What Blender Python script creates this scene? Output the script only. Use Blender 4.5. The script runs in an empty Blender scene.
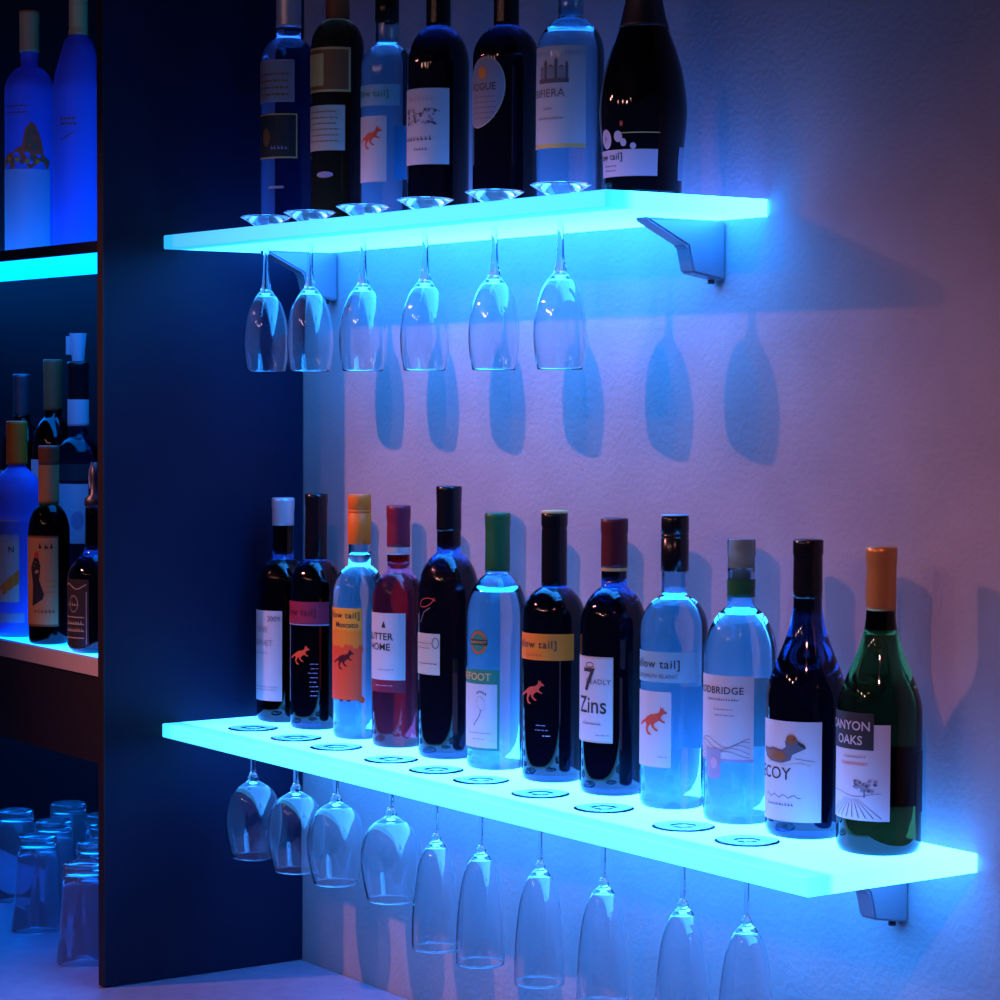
import bpy, bmesh, math, random
from mathutils import Matrix, Vector
R_ = math.radians
C = bpy.context.scene.collection
random.seed(4)

# ------------------------------------------------------------------ camera
cd = bpy.data.cameras.new('camera'); cam = bpy.data.objects.new('camera', cd); C.objects.link(cam)
cd.sensor_width = 36.0; cd.lens = 2509.55 / 1000 * 36.0; cd.clip_start = 0.05
yaw, pitch, roll = 0.6098, 0.0429, 0.0046
F = Vector((-math.cos(yaw)*math.cos(pitch), math.sin(yaw)*math.cos(pitch), -math.sin(pitch)))
R0 = F.cross(Vector((0, 0, 1))).normalized(); U0 = R0.cross(F)
R2 = R0*math.cos(roll) + U0*math.sin(roll); U2 = -R0*math.sin(roll) + U0*math.cos(roll)
m = Matrix((R2, U2, -F)).transposed().to_4x4(); m.translation = Vector((3.0362, -1.786, 1.7014))
cam.matrix_world = m
bpy.context.scene.camera = cam

# ------------------------------------------------------------------ world, exposure, lamps
sc = bpy.context.scene
sc.view_settings.view_transform = 'Standard'; sc.view_settings.look = 'None'
sc.view_settings.exposure = 0.0; sc.view_settings.gamma = 1.0; sc.view_settings.use_curve_mapping = False
sc.cycles.use_denoising = True
sc.cycles.sample_clamp_indirect = 8.0
sc.cycles.max_bounces = 14; sc.cycles.transmission_bounces = 14; sc.cycles.transparent_max_bounces = 12
w = bpy.data.worlds.new('world'); sc.world = w; w.use_nodes = True
w.node_tree.nodes['Background'].inputs[0].default_value = (0.30, 0.26, 1.0, 1)
w.node_tree.nodes['Background'].inputs[1].default_value = 0.04

def lamp(kind, name, loc, target, col, power, size, cone=60, blend=0.6):
    d = bpy.data.lights.new(name, kind); o = bpy.data.objects.new(name, d); C.objects.link(o)
    d.color = col; d.energy = power; o.location = loc
    if kind == 'AREA': d.size = size
    else: d.shadow_soft_size = size
    if kind == 'SPOT': d.spot_size = R_(cone); d.spot_blend = blend
    o.rotation_euler = (Vector(target) - Vector(loc)).to_track_quat('-Z', 'Y').to_euler()
    return o
lamp('SPOT', 'ceiling_spot', (-0.37, -1.35, 2.42), (0.78, 0, 0.92), (1.0, 0.31, 0.29), 78, 0.014, 60, 0.85)
lamp('SPOT', 'ceiling_spot', (-0.15, -1.35, 2.42), (0.90, 0, 1.02), (1.0, 0.31, 0.29), 12, 0.014, 62, 0.7)
lamp('SPOT', 'ceiling_spot', (2.35, -1.25, 2.62), (1.75, 0, 1.15), (1.0, 0.30, 0.30), 34, 0.03, 66, 0.9)
lamp('SPOT', 'ceiling_spot', (1.25, -2.70, 2.55), (0.95, -.07, 1.30), (1.0, 0.50, 0.40), 14, 0.03, 34, 0.6)
lamp('SPOT', 'ceiling_spot', (0.70, -2.45, 2.50), (0.85, -.07, 1.30), (1.0, 0.50, 0.40), 12, 0.03, 34, 0.6)
# small dim warm bulbs over the bar: they only give the glints on the glass
for p in ((0.75, -2.5, 2.50), (1.25, -2.7, 2.55), (1.60, -2.3, 2.60), (0.2, -2.2, 2.45)):
    lamp('POINT', 'bar_bulb', p, (0, 0, 0), (1.0, 0.50, 0.40), 2.6, 0.045)

# ------------------------------------------------------------------ materials
def mat(name, col, rough=0.5, metal=0.0, spec=0.5, emit=None, estr=0.0, trans=0.0, ior=1.45, coat=0.0):
    m = bpy.data.materials.new(name); m.use_nodes = True
    b = m.node_tree.nodes['Principled BSDF']
    b.inputs['Base Color'].default_value = (*col, 1); b.inputs['Roughness'].default_value = rough
    b.inputs['Metallic'].default_value = metal; b.inputs['Specular IOR Level'].default_value = spec
    b.inputs['IOR'].default_value = ior; b.inputs['Transmission Weight'].default_value = trans
    b.inputs['Coat Weight'].default_value = coat
    if emit: b.inputs['Emission Color'].default_value = (*emit, 1); b.inputs['Emission Strength'].default_value = estr
    return m
def bump(m, scale, dist, strength=0.6, detail=4, rough_var=None):
    nt = m.node_tree; b = nt.nodes['Principled BSDF']
    t = nt.nodes.new('ShaderNodeTexCoord'); n = nt.nodes.new('ShaderNodeTexNoise'); bp = nt.nodes.new('ShaderNodeBump')
    n.inputs['Scale'].default_value = scale; n.inputs['Detail'].default_value = detail
    bp.inputs['Distance'].default_value = dist; bp.inputs['Strength'].default_value = strength
    nt.links.new(t.outputs['Object'], n.inputs['Vector']); nt.links.new(n.outputs['Fac'], bp.inputs['Height'])
    nt.links.new(bp.outputs['Normal'], b.inputs['Normal'])
    return m
def mottled(m, c1, c2, scale):
    nt = m.node_tree; b = nt.nodes['Principled BSDF']
    t = nt.nodes.new('ShaderNodeTexCoord'); n = nt.nodes.new('ShaderNodeTexNoise'); r = nt.nodes.new('ShaderNodeValToRGB')
    n.inputs['Scale'].default_value = scale; n.inputs['Detail'].default_value = 5
    r.color_ramp.elements[0].color = (*c1, 1); r.color_ramp.elements[1].color = (*c2, 1)
    r.color_ramp.elements[0].position = .35; r.color_ramp.elements[1].position = .65
    nt.links.new(t.outputs['Object'], n.inputs['Vector']); nt.links.new(n.outputs['Fac'], r.inputs['Fac'])
    nt.links.new(r.outputs['Color'], b.inputs['Base Color'])
    return m

def led_acrylic(name, stops):
    """edge-lit frosted acrylic: the LED strip sits in the wall-side edge, the light thins out towards the front lip and the left end"""
    m = mat(name, (0.14, 0.18, 0.20), 0.35); nt = m.node_tree; b = nt.nodes['Principled BSDF']
    t = nt.nodes.new('ShaderNodeTexCoord'); s = nt.nodes.new('ShaderNodeSeparateXYZ')
    mp = nt.nodes.new('ShaderNodeMapRange'); mp.inputs['From Min'].default_value = -0.26; mp.inputs['From Max'].default_value = 0.0
    nt.links.new(t.outputs['Object'], s.inputs[0]); nt.links.new(s.outputs['Y'], mp.inputs['Value'])
    cr = nt.nodes.new('ShaderNodeValToRGB'); cr.color_ramp.interpolation = 'EASE'
    el = cr.color_ramp.elements; mx = 20.0
    for i, (y, c) in enumerate(stops):
        e = el[i] if i < 2 else el.new(0.5)
        e.position = (y + 0.26)/0.26; e.color = (c[0]/mx, c[1]/mx, c[2]/mx, 1)
    ml = nt.nodes.new('ShaderNodeMapRange'); ml.inputs['From Min'].default_value = -0.05; ml.inputs['From Max'].default_value = 0.45
    ml.inputs['To Min'].default_value = 0.5*mx; ml.inputs['To Max'].default_value = mx
    nt.links.new(s.outputs['X'], ml.inputs['Value']); nt.links.new(mp.outputs[0], cr.inputs['Fac'])
    nt.links.new(cr.outputs['Color'], b.inputs['Emission Color']); nt.links.new(ml.outputs[0], b.inputs['Emission Strength'])
    return m

def glassmat(name, col, rough=0.035, ior=1.5):
    """clear or tinted glass: the tint acts on what passes through, reflections stay untinted"""
    return mat(name, tuple(c*c for c in col), rough, trans=1.0, ior=ior)

M = {}
M['wall'] = bump(mottled(mat('plaster', (.33, .31, .34), .75, spec=.2), (.31, .29, .32), (.35, .33, .36), 9), 150, .003, .32, 6)
M['floor'] = bump(mat('floor_boards', (.02, .015, .015), .7), 12, .002)
M['ceiling'] = bump(mat('ceiling_paint', (.03, .028, .03), .9), 60, .002)
M['black'] = bump(mat('black_laminate', (.0026, .008, .030), .45, spec=.22), 220, .0004, .3)
M['inner'] = mat('dark_lining', (.003, .003, .006), .6, spec=.1)
M['edge'] = bump(mat('brown_edging', (.014, .009, .009), .5), 120, .0005)
M['counter'] = bump(mottled(mat('pale_countertop', (.2, .18, .3), .35, spec=.4), (.17, .16, .26), (.21, .20, .30), 40), 300, .0003, .3)
M['silver'] = bump(mat('satin_silver', (.30, .30, .36), .42, metal=.6), 500, .0002, .2)
M['dark_metal'] = mat('dark_metal', (.10, .10, .12), .4, metal=.8)
M['led_low'] = led_acrylic('lit_acrylic', ((-.226, (.14, 1.7, 3.2)), (-.200, (.12, 1.4, 3.0)), (-.188, (.34, 2.9, 10.5)), (-.02, (.48, 3.9, 14))))
M['led_up'] = led_acrylic('lit_acrylic', ((-.223, (.04, .9, 2.2)), (-.200, (.06, 1.1, 2.6)), (-.180, (.25, 3.2, 11)), (-.02, (.40, 5.0, 20))))
M['led_up_top'] = led_acrylic('lit_acrylic_upper_face', ((-.223, (.05, .8, 1.8)), (-.200, (.06, .9, 2.0)), (-.180, (.20, 1.2, 4)), (-.02, (.35, 1.5, 7))))
M['led_cab'] = mat('lit_cabinet_acrylic', (.6, .7, .8), .3, emit=(0.0, 0.20, 1.0), estr=6.5)
M['glass'] = glassmat('clear_glass', (.96, .99, 1.0), .03, 1.62)
M['clear'] = glassmat('clear_bottle_glass', (.66, .90, 1.0), ior=1.36)
M['clear_deep'] = glassmat('blue_tint_glass', (.55, .72, 1.0), ior=1.38)
M['cloudy'] = mat('cloudy_glass', (.85, .9, 1.0), .05, trans=.95, ior=1.4)
M['frost'] = mat('frosted_glass', (.10, .16, .70), .5, trans=.35, ior=1.3)
M['dark'] = glassmat('dark_wine_glass', (.045, .050, .085))
M['darkbrown'] = glassmat('dark_brown_glass', (.10, .07, .10))
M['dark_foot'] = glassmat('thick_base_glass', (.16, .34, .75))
M['green'] = glassmat('green_wine_glass', (.20, .21, .10), ior=1.38)
M['rose'] = glassmat('rose_wine', (.62, .16, .22), ior=1.38)
M['amber'] = glassmat('amber_spirit', (.32, .22, .13), ior=1.38)
M['bourbon'] = glassmat('brown_spirit', (.20, .07, .03), ior=1.38)
def paint(n, c, r=.55, metal=0): M[n] = bump(mat(n, c, r, metal=metal), 400, .0002, .2)
for n, c, r in (('paper', (.50, .46, .49), .6), ('cream', (.46, .41, .34), .6), ('ink', (.02, .02, .025), .6), ('grey_ink', (.10, .09, .12), .6),
                ('light_grey_ink', (.24, .22, .27), .6), ('orange', (.80, .20, .01), .55), ('yellow_orange', (.80, .30, .02), .55), ('red_orange', (.75, .06, .012), .55), ('red', (.62, .06, .03), .55),
                ('dark_red', (.085, .006, .012), .4), ('maroon', (.26, .015, .05), .5), ('wine_red', (.20, .012, .035), .4), ('green_foil', (.01, .11, .035), .4), ('green_paper', (.02, .20, .12), .5),
                ('gold', (.66, .42, .14), .35), ('black_foil', (.005, .005, .007), .22), ('dark_label', (.02, .018, .03), .5), ('sky_label', (.20, .40, .50), .5),
                ('pink', (.55, .34, .42), .5), ('brown', (.26, .08, .025), .5), ('mauve', (.30, .26, .38), .5), ('tan', (.62, .30, .10), .5), ('cork', (.52, .33, .20), .8), ('beige', (.42, .37, .30), .5)):
    paint(n, c, r)
paint('gold_foil', (.60, .27, .08), .36, .5); paint('silver_foil', (.62, .60, .66), .35, .4); paint('orange_foil', (.85, .15, .005), .5, 0)

# ------------------------------------------------------------------ object helpers
def link(name, me, mats, parent=None, loc=(0, 0, 0)):
    o = bpy.data.objects.new(name, me); C.objects.link(o)
    for mm in (mats if isinstance(mats, (list, tuple)) else [mats]): me.materials.append(mm)
    if parent is not None: o.parent = parent
    o.location = loc
    return o
def done(bm, name, smooth=False):
    me = bpy.data.meshes.new(name); bm.to_mesh(me); bm.free()
    if smooth:
        for p in me.polygons: p.use_smooth = True
    return me
def box(bm, x0, x1, y0, y1, z0, z1, mi=0):
    vs = [bm.verts.new((x, y, z)) for x in (x0, x1) for y in (y0, y1) for z in (z0, z1)]
    for f in ((0, 1, 3, 2), (4, 6, 7, 5), (0, 4, 5, 1), (2, 3, 7, 6), (0, 2, 6, 4), (1, 5, 7, 3)):
        bm.faces.new([vs[i] for i in f]).material_index = mi
def boxobj(name, dims, m, parent=None, bevel=0.0, loc=(0, 0, 0)):
    bm = bmesh.new(); box(bm, *dims)
    if bevel: bmesh.ops.bevel(bm, geom=list(bm.edges), offset=bevel, segments=2, affect='EDGES')
    bmesh.ops.recalc_face_normals(bm, faces=bm.faces)
    return link(name, done(bm, name), m, parent, loc)
def tag(o, label, cat, group=None):
    o['label'] = label; o['category'] = cat
    if group: o['group'] = group
    return o
def thing(name, label, cat, loc, group=None):
    o = bpy.data.objects.new(name, None); C.objects.link(o); o.location = loc; o.empty_display_size = .02
    return tag(o, label, cat, group)
def smoothprof(pts, n=5):
    """Catmull-Rom through (r, z) points"""
    out = []
    P = [pts[0]] + list(pts) + [pts[-1]]
    for i in range(1, len(P) - 2):
        a, b, c, d = P[i-1], P[i], P[i+1], P[i+2]
        for k in range(n):
            t = k/n
            out.append(tuple(.5*((2*b[j]) + (-a[j]+c[j])*t + (2*a[j]-5*b[j]+4*c[j]-d[j])*t*t + (-a[j]+3*b[j]-3*c[j]+d[j])*t**3) for j in (0, 1)))
    out.append(tuple(pts[-1])); return [(max(r, 0), z) for r, z in out]
def lathe(bm, prof, seg=48, mi=0, squash=None):
    rings = []
    for r, z in prof:
        if r < 1e-5: rings.append([bm.verts.new((0, 0, z))])
        else: rings.append([bm.verts.new((r*math.cos(2*math.pi*k/seg), r*math.sin(2*math.pi*k/seg), z)) for k in range(seg)])
    for a, b in zip(rings, rings[1:]):
        for k in range(seg):
            k2 = (k+1) % seg
            if len(a) == 1 and len(b) == 1: continue
            if len(a) == 1: f = bm.faces.new((a[0], b[k2], b[k]))
            elif len(b) == 1: f = bm.faces.new((a[k], a[k2], b[0]))
            else: f = bm.faces.new((a[k], a[k2], b[k2], b[k]))
            f.material_index = mi; f.smooth = True
def latheobj(name, prof, m, parent=None, loc=(0, 0, 0), seg=48):
    bm = bmesh.new(); lathe(bm, prof, seg)
    return link(name, done(bm, name), m, parent, loc)
def radius_at(prof, z):
    best = None
    for (r0, z0), (r1, z1) in zip(prof, prof[1:]):
        if z0 <= z <= z1 and z1 > z0: 
            t = (z-z0)/(z1-z0); best = r0 + (r1-r0)*t
    return best if best is not None else prof[-1][0]

# ------------------------------------------------------------------ labels wrapped round a bottle
class Label:
    """u = metres along the girth (0 at th0 degrees, + to the right as read), v = height above the base"""
    def __init__(s, prof, th0=0.0): s.prof, s.th0, s.bm, s.mats, s.R = prof, th0, bmesh.new(), [], None
    def mi(s, m):
        if m not in s.mats: s.mats.append(m)
        return s.mats.index(m)
    def pt(s, u, v, off):
        r = radius_at(s.prof, v); th = R_(s.th0) + u/s.R
        return ((r+off)*math.sin(th), -(r+off)*math.cos(th), v)
    def rect(s, u0, u1, v0, v1, m, off=.0004, nv=1):
        nu = max(2, int(abs(u1-u0)/.0022)+1)
        g = [[s.bm.verts.new(s.pt(u0+(u1-u0)*i/nu, v0+(v1-v0)*j/nv, off)) for j in range(nv+1)] for i in range(nu+1)]
        for i in range(nu):
            for j in range(nv):
                f = s.bm.faces.new((g[i][j], g[i+1][j], g[i+1][j+1], g[i][j+1])); f.material_index = s.mi(m); f.smooth = True
    def disc(s, u, v, ru, rv, m, off=.0006, n=28, tilt=0):
        c = s.bm.verts.new(s.pt(u, v, off)); nr = max(1, int(max(ru, rv)/.0035)); rings = []
        for j in range(1, nr+1):
            q = j/nr
            rings.append([s.bm.verts.new(s.pt(u + q*(ru*math.cos(a)*math.cos(tilt) - rv*math.sin(a)*math.sin(tilt)), v + q*(ru*math.cos(a)*math.sin(tilt)+rv*math.sin(a)*math.cos(tilt)), off)) for a in [2*math.pi*k/n for k in range(n)]])
        for k in range(n):
            k2 = (k+1) % n
            s.bm.faces.new((c, rings[0][k], rings[0][k2])).material_index = s.mi(m)
            for r0, r1 in zip(rings, rings[1:]): s.bm.faces.new((r0[k], r1[k], r1[k2], r0[k2])).material_index = s.mi(m)
    def poly(s, pts, m, off=.0007):
        b = bmesh.new(); vs = [b.verts.new((x, y, 0)) for x, y in pts]; b.faces.new(vs)
        bmesh.ops.triangulate(b, faces=list(b.faces))
        bmesh.ops.subdivide_edges(b, edges=[e for e in b.edges if e.calc_length() > .004], cuts=2, use_grid_fill=False)
        bmesh.ops.triangulate(b, faces=list(b.faces))
        mp = {v: s.bm.verts.new(s.pt(v.co.x, v.co.y, off)) for v in b.verts}
        for f in b.faces:
            try: s.bm.faces.new([mp[v] for v in f.verts]).material_index = s.mi(m)
            except ValueError: pass
        b.free()
    def shape(s, pts, u, v, k, m, off=.0007): s.poly([(u+x*k, v+y*k) for x, y in pts], m, off)
    def text(s, txt, size, u, v, m, align='CENTER', off=.0008, bold=0.0, sx=1.0, spacing=1.0):
        cu = bpy.data.curves.new('t', 'FONT'); cu.body = txt; cu.size = size; cu.align_x = align; cu.offset = bold*size
        cu.resolution_u = 3; cu.space_character = spacing
        o = bpy.data.objects.new('t', cu); me = bpy.data.meshes.new_from_object(o)
        b = bmesh.new(); b.from_mesh(me)
        for v_ in b.verts: v_.co.x = u+v_.co.x*sx; v_.co.y += v; v_.co.z = 0
        for _ in range(3):
            lg = [e for e in b.edges if abs(e.verts[0].co.x-e.verts[1].co.x) > .0035]
            if not lg: break
            bmesh.ops.subdivide_edges(b, edges=lg, cuts=1); bmesh.ops.triangulate(b, faces=[f for f in b.faces if len(f.verts) > 3])
        mp = {v_: s.bm.verts.new(s.pt(v_.co.x, v_.co.y, off)) for v_ in b.verts}
        for f in b.faces:
            try: s.bm.faces.new([mp[v_] for v_ in f.verts]).material_index = s.mi(m)
            except ValueError: pass
        b.free()
        bpy.data.objects.remove(o); bpy.data.curves.remove(cu); bpy.data.meshes.remove(me)
    def illegible(s, n, size, u, v, m, align='CENTER', off=.0008, bold=0.0, sx=1.0, spacing=1.0):
        """a line of print too small to read: n uneven strokes"""
        rr = random.Random(n*31 + int(v*1e4)); adv = size*.62*sx*spacing; x = u - n*adv*(1 if align == 'RIGHT' else .5)
        for k in range(n):
            h = size*(.42 + .22*rr.random()); s.rect(x, x+adv*(.45+.3*rr.random()), v, v+h*.45, m, off); s.rect(x+adv*.1, x+adv*.3, v, v+h, m, off+.0001); x += adv
    def arc(s, pts, wd, m, off=.0007):
        for (a, b), (c, d) in zip(pts, pts[1:]):
            L = math.hypot(c-a, d-b) or 1; nx, ny = -(d-b)/L*wd/2, (c-a)/L*wd/2
            s.poly([(a+nx, b+ny), (a-nx, b-ny), (c-nx, d-ny), (c+nx, d+ny)], m, off)
    def build(s, parent, name='label'):
        return link(name, done(s.bm, name), [M[x] for x in s.mats], parent)

ROO = [(-1.35, -.42), (-1.2, -.22), (-.95, -.05), (-.7, .06), (-.45, .26), (-.1, .42), (.2, .44), (.42, .52), (.56, .66), (.60, .98), (.70, .80), (.80, .96), (.82, .74), (1.06, .60), (1.03, .50), (.82, .50), (.70, .36),
       (.62, .18), (.74, .06), (.92, -.02), (.90, -.10), (.70, -.06), (.52, .04), (.40, .0), (.20, -.14), (.10, -.34), (.22, -.46), (.42, -.58), (.40, -.68), (.16, -.60), (-.06, -.40), (-.10, -.18), (-.24, -.30), (-.42, -.52), (-.34, -.74), (-.10, -.88), (-.16, -.96), (-.44, -.90),
       (-.62, -.56), (-.52, -.28), (-.62, -.10), (-.80, -.16), (-1.05, -.34)]
DUCK = [(-1.1, .05), (-.9, -.18), (-.5, -.32), (.1, -.32), (.42, -.2), (.5, .02), (.44, .25), (.5, .42), (.7, .40), (1.02, .28), (.95, .42), (.74, .56), (.62, .72), (.42, .78), (.24, .68), (.18, .50), (.22, .32), (.05, .2), (-.4, .26), (-.8, .2), (-1.15, .22)]
DUCKBODY = [(-1.0, .03), (-.6, -.22), (.05, -.24), (.3, -.1), (.1, .1), (-.4, .16), (-.8, .1)]

def scribble(lb, u0, u1, v, rows, dv, m='light_grey_ink', h=.0009, seed=1):
    rr = random.Random(seed)
    for k in range(rows):
        u = u0 + rr.random()*.004
        while u < u1 - .002:
            wd = .002 + rr.random()*.005
            lb.rect(u, min(u+wd, u1), v-k*dv, v-k*dv+h, m, .0008); u += wd + .0012

def tail_text(lb, u, v, size, m, align='RIGHT'):
    lb.text('[yellow tail]', size, u, v, m, align, bold=.008, spacing=1.12)

# ------------------------------------------------------------------ bottle profiles
def bordeaux(R, H, hs, hn, rn=.0145, lip=.0004):
    p = [(0, .006), (R*.55, .003), (R*.86, 0), (R*.96, .0022), (R, .009), (R, hs)]
    k = 9
    for i in range(1, k+1):
        t = i/k
        # round shoulder then concave run into the neck
        a = t*math.pi/2
        r1 = rn + (R-rn)*math.cos(a)**1.15
        p.append((r1, hs + (hn-hs)*(.72*math.sin(a) + .28*t)))
    p += [(rn*.99, hn + (H-hn)*.5), (rn*.985, H-.018), (rn+lip, H-.016), (rn+lip, H-.002), (rn, H), (0, H)]
    return p
def burgundy(R, H, hs, hn, rn=.0145, base=None):
    p = [(0, .006), (R*.5, .003), (R*.84, 0), (R*.95, .0022), (R, .010), (R, hs)]
    for i in range(1, 13):
        t = i/12; p.append((rn + (R-rn)*(.5+.5*math.cos(math.pi*t**.88)), hs + (hn-hs)*t))
    p += [(rn*.98, H-.018), (rn+.0005, H-.016), (rn+.0005, H-.002), (rn, H), (0, H)]
    return p
def densify(p, dz=.01):
    out = []
    for (r0, z0), (r1, z1) in zip(p, p[1:]):
        n = max(1, int(abs(z1-z0)/dz)) if r0 > 0 and r1 > 0 else 1
        out += [(r0+(r1-r0)*i/n, z0+(z1-z0)*i/n) for i in range(n)]
    return out + [p[-1]]
def bottle_body(root, prof, gm, fill=None, rn=.0145, H=.3, name='glass_body'):
    bm = bmesh.new(); lathe(bm, densify(prof), 56)
    if fill:                                             # air space over the drink
        top = H-.03; cav = [(0, fill)]
        for i in range(9):
            z = fill + (top-fill)*i/8; cav.append((max(radius_at(prof, z)-.0022, .004), z))
        cav.append((0, top))
        b2 = bmesh.new(); lathe(b2, cav, 40); bmesh.ops.reverse_faces(b2, faces=list(b2.faces))
        me2 = done(b2, 'c'); bm.from_mesh(me2); bpy.data.meshes.remove(me2)
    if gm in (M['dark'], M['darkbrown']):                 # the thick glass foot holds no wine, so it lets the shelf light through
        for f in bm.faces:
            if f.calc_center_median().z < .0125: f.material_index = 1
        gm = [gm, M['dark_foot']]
    return link(name, done(bm, name), gm, root)
def sleeve(root, prof, z0, z1, m, name='capsule', off=.0006, seg=40, top=True, rings=()):
    pts = [(radius_at(prof, z0)+.0001, z0)]
    n = max(3, int((z1-z0)/.004))
    for i in range(n+1):
        z = z0+(z1-z0)*i/n; zz = min(z, prof[-1][1]-.0021)
        o = off
        for rz in rings:
            if abs(z-rz) < .0022: o = off-.0005
        pts.append((radius_at(prof, zz)+o, z))
    if top: pts += [(pts[-1][0]-.0012, z1+.0010), (0, z1+.0012)]
    return latheobj(name, pts, m, root, seg=seg)
def screwcap(root, z0, H, m, r=.0152, name='screw_cap'):
    pts = [(r-.001, z0), (r, z0+.001)]
    z = z0+.001
    for k in (H-.024, H-.020): pts += [(r, k), (r-.0007, k+.0006), (r-.0007, k+.0014), (r, k+.002)]
    pts += [(r, H-.0015), (r-.0012, H+.0006), (0, H+.0008)]
    return latheobj(name, pts, m, root, seg=40)

# ================================================================== the setting
def structure(o): o['kind'] = 'structure'; return o
structure(boxobj('wall_back', (-2.6, 3.4, 0, .12, 0, 2.9), M['wall']))
structure(boxobj('floor', (-2.6, 3.4, -3.6, .12, -.08, 0), M['floor']))
structure(boxobj('ceiling', (-2.6, 3.4, -3.6, .12, 2.9, 2.98), M['ceiling']))

# ---- counter
ct = thing('bar_counter', 'long pale bar counter running below the black cabinet side and the wall', 'counter', (0, 0, 0))
boxobj('worktop', (-1.9, 2.6, -.66, -.001, .86, .9), M['counter'], ct, .003)
boxobj('base_cabinet', (-1.88, 2.58, -.60, -.001, .002, .86), M['black'], ct)

# ---- bottle cabinet
cab = thing('bottle_cabinet', 'tall black open cabinet with blue lit shelves standing on the counter at left', 'cabinet', (0, 0, .9))
def cbox(name, dims, m, par=cab, bevel=0):
    x0, x1, y0, y1, z0, z1 = dims
    return boxobj(name, (x0, x1, y0, y1, z0-.9, z1-.9), m, par, bevel)
sp = cbox('side_panel', (-.017, 0, -.307, -.002, .9015, 2.75), M['black'])
cbox('edge_band', (-.0172, 0, -.3085, -.3071, .9015, 2.75), M['edge'], sp)
cbox('side_panel', (-1.55, -1.532, -.307, -.002, .9015, 2.75), M['black'])
cbox('back_panel', (-1.532, -.017, -.008, -.002, .9015, 2.75), M['inner'])
cbox('top_panel', (-1.532, -.017, -.307, -.008, 2.732, 2.75), M['black'])
s1 = cbox('lit_shelf', (-1.532, -.0175, -.296, -.009, 1.888, 1.8995), M['led_cab'])
cbox('shelf_rail', (-1.532, -.0175, -.308, -.2965, 1.886, 1.9005), M['black'], s1)
s2 = cbox('lit_shelf', (-1.532, -.0175, -.296, -.009, 1.3235, 1.3395), M['led_cab'])
paint('rail_pale', (.50, .44, .46), .4)
cbox('shelf_rail', (-1.532, -.0175, -.308, -.2965, 1.318, 1.3405), M['rail_pale'], s2)
cbox('fascia', (-1.532, -.0175, -.305, -.290, 1.200, 1.3175), M['edge'])
cbox('bottle_riser', (-1.50, -.03, -.19, -.012, 1.34, 1.425), M['black'])

# ---- the two lit wall shelves
def shelf(name_label, L, D, ztop, m, slots, brackets, T=.0185, mtop=None):
    t = thing('lit_wall_shelf', name_label, 'shelf', (0, 0, ztop))
    xs = [.004]; 
    for s in slots: xs += [s-.0062, s+.0062]
    xs.append(L); ys = [-D, -.192, -.1420, -.0015]
    # frosted slab with a stem slot for each glass
    bm = bmesh.new()
    top = [[bm.verts.new((x, y, 0)) for y in ys] for x in xs]; bot = [[bm.verts.new((x, y, -T)) for y in ys] for x in xs]
    solid = lambda i, j: 0 <= i < len(xs)-1 and 0 <= j < 3 and not (j == 1 and i % 2 == 1)
    for i in range(len(xs)-1):
        for j in range(3):
            if not solid(i, j): continue
            bm.faces.new((top[i][j], top[i+1][j], top[i+1][j+1], top[i][j+1]))
            bm.faces.new((bot[i][j], bot[i][j+1], bot[i+1][j+1], bot[i+1][j]))
            for di, dj, a, b in ((-1, 0, (i, j+1), (i, j)), (1, 0, (i+1, j), (i+1, j+1)), (0, -1, (i, j), (i+1, j)), (0, 1, (i+1, j+1), (i, j+1))):
                if not solid(i+di, j+dj):
                    bm.faces.new((top[b[0]][b[1]], top[a[0]][a[1]], bot[a[0]][a[1]], bot[b[0]][b[1]]))
    bmesh.ops.recalc_face_normals(bm, faces=bm.faces)
    bmesh.ops.bevel(bm, geom=[e for e in bm.edges if len(e.link_faces) == 2 and e.calc_face_angle(0) > .5 and all(abs(v.co.y+D) < 1e-5 or abs(v.co.x-L) < 1e-5 or abs(v.co.x-.004) < 1e-5 for v in e.verts)], offset=.0012, segments=1, affect='EDGES')
    if mtop:
        bm.normal_update()
        for f in bm.faces:
            if f.normal.z > .9: f.material_index = 1
    link('acrylic_slab', done(bm, 'acrylic_slab'), [m, mtop] if mtop else m, t)
    for bx in brackets:
        b = bmesh.new()
        # arm tapering from the wall to a tip under the slab, with a stubby block half way
        def prism(pts, w0, w1):
            a = [b.verts.new((bx-w0, y, z)) for y, z in pts]; c = [b.verts.new((bx+w1, y, z)) for y, z in pts]
            b.faces.new(a); b.faces.new(list(reversed(c)))
            for k in range(len(pts)):
                k2 = (k+1) % len(pts); b.faces.new((a[k2], a[k], c[k], c[k2]))
        prism([(-.0015, -T-.001), (-.112, -T-.001), (-.109, -T-.0045), (-.054, -T-.030), (-.046, -.0775), (-.0015, -.0850)], .012, .012)
        bmesh.ops.recalc_face_normals(b, faces=b.faces)
        bmesh.ops.bevel(b, geom=list(b.edges), offset=.0022, segments=2, affect='EDGES')
        o = link('bracket', done(b, 'bracket'), M['silver'], t)
        latheobj('bracket_screw', [(0, -.0885), (.0040, -.0885), (.0040, -.084), (0, -.084)], M['dark_metal'], o, (bx, -.012, 0), 16)
    return t
UG = [.157, .270, .398, .537, .681, .808]
LG = [.123, .236, .336, .465, .565, .659, .776, .893, 1.029, 1.130]
shelf('upper glowing cyan acrylic wall shelf, the shorter one, holding seven bottles', .982, .221, 1.9098, M['led_up'], UG, [.080, .900], mtop=M['led_up_top'])
shelf('lower glowing cyan acrylic wall shelf, the longer one, holding twelve bottles', 1.303, .224, 1.2515, M['led_low'], LG, [1.195])

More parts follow.
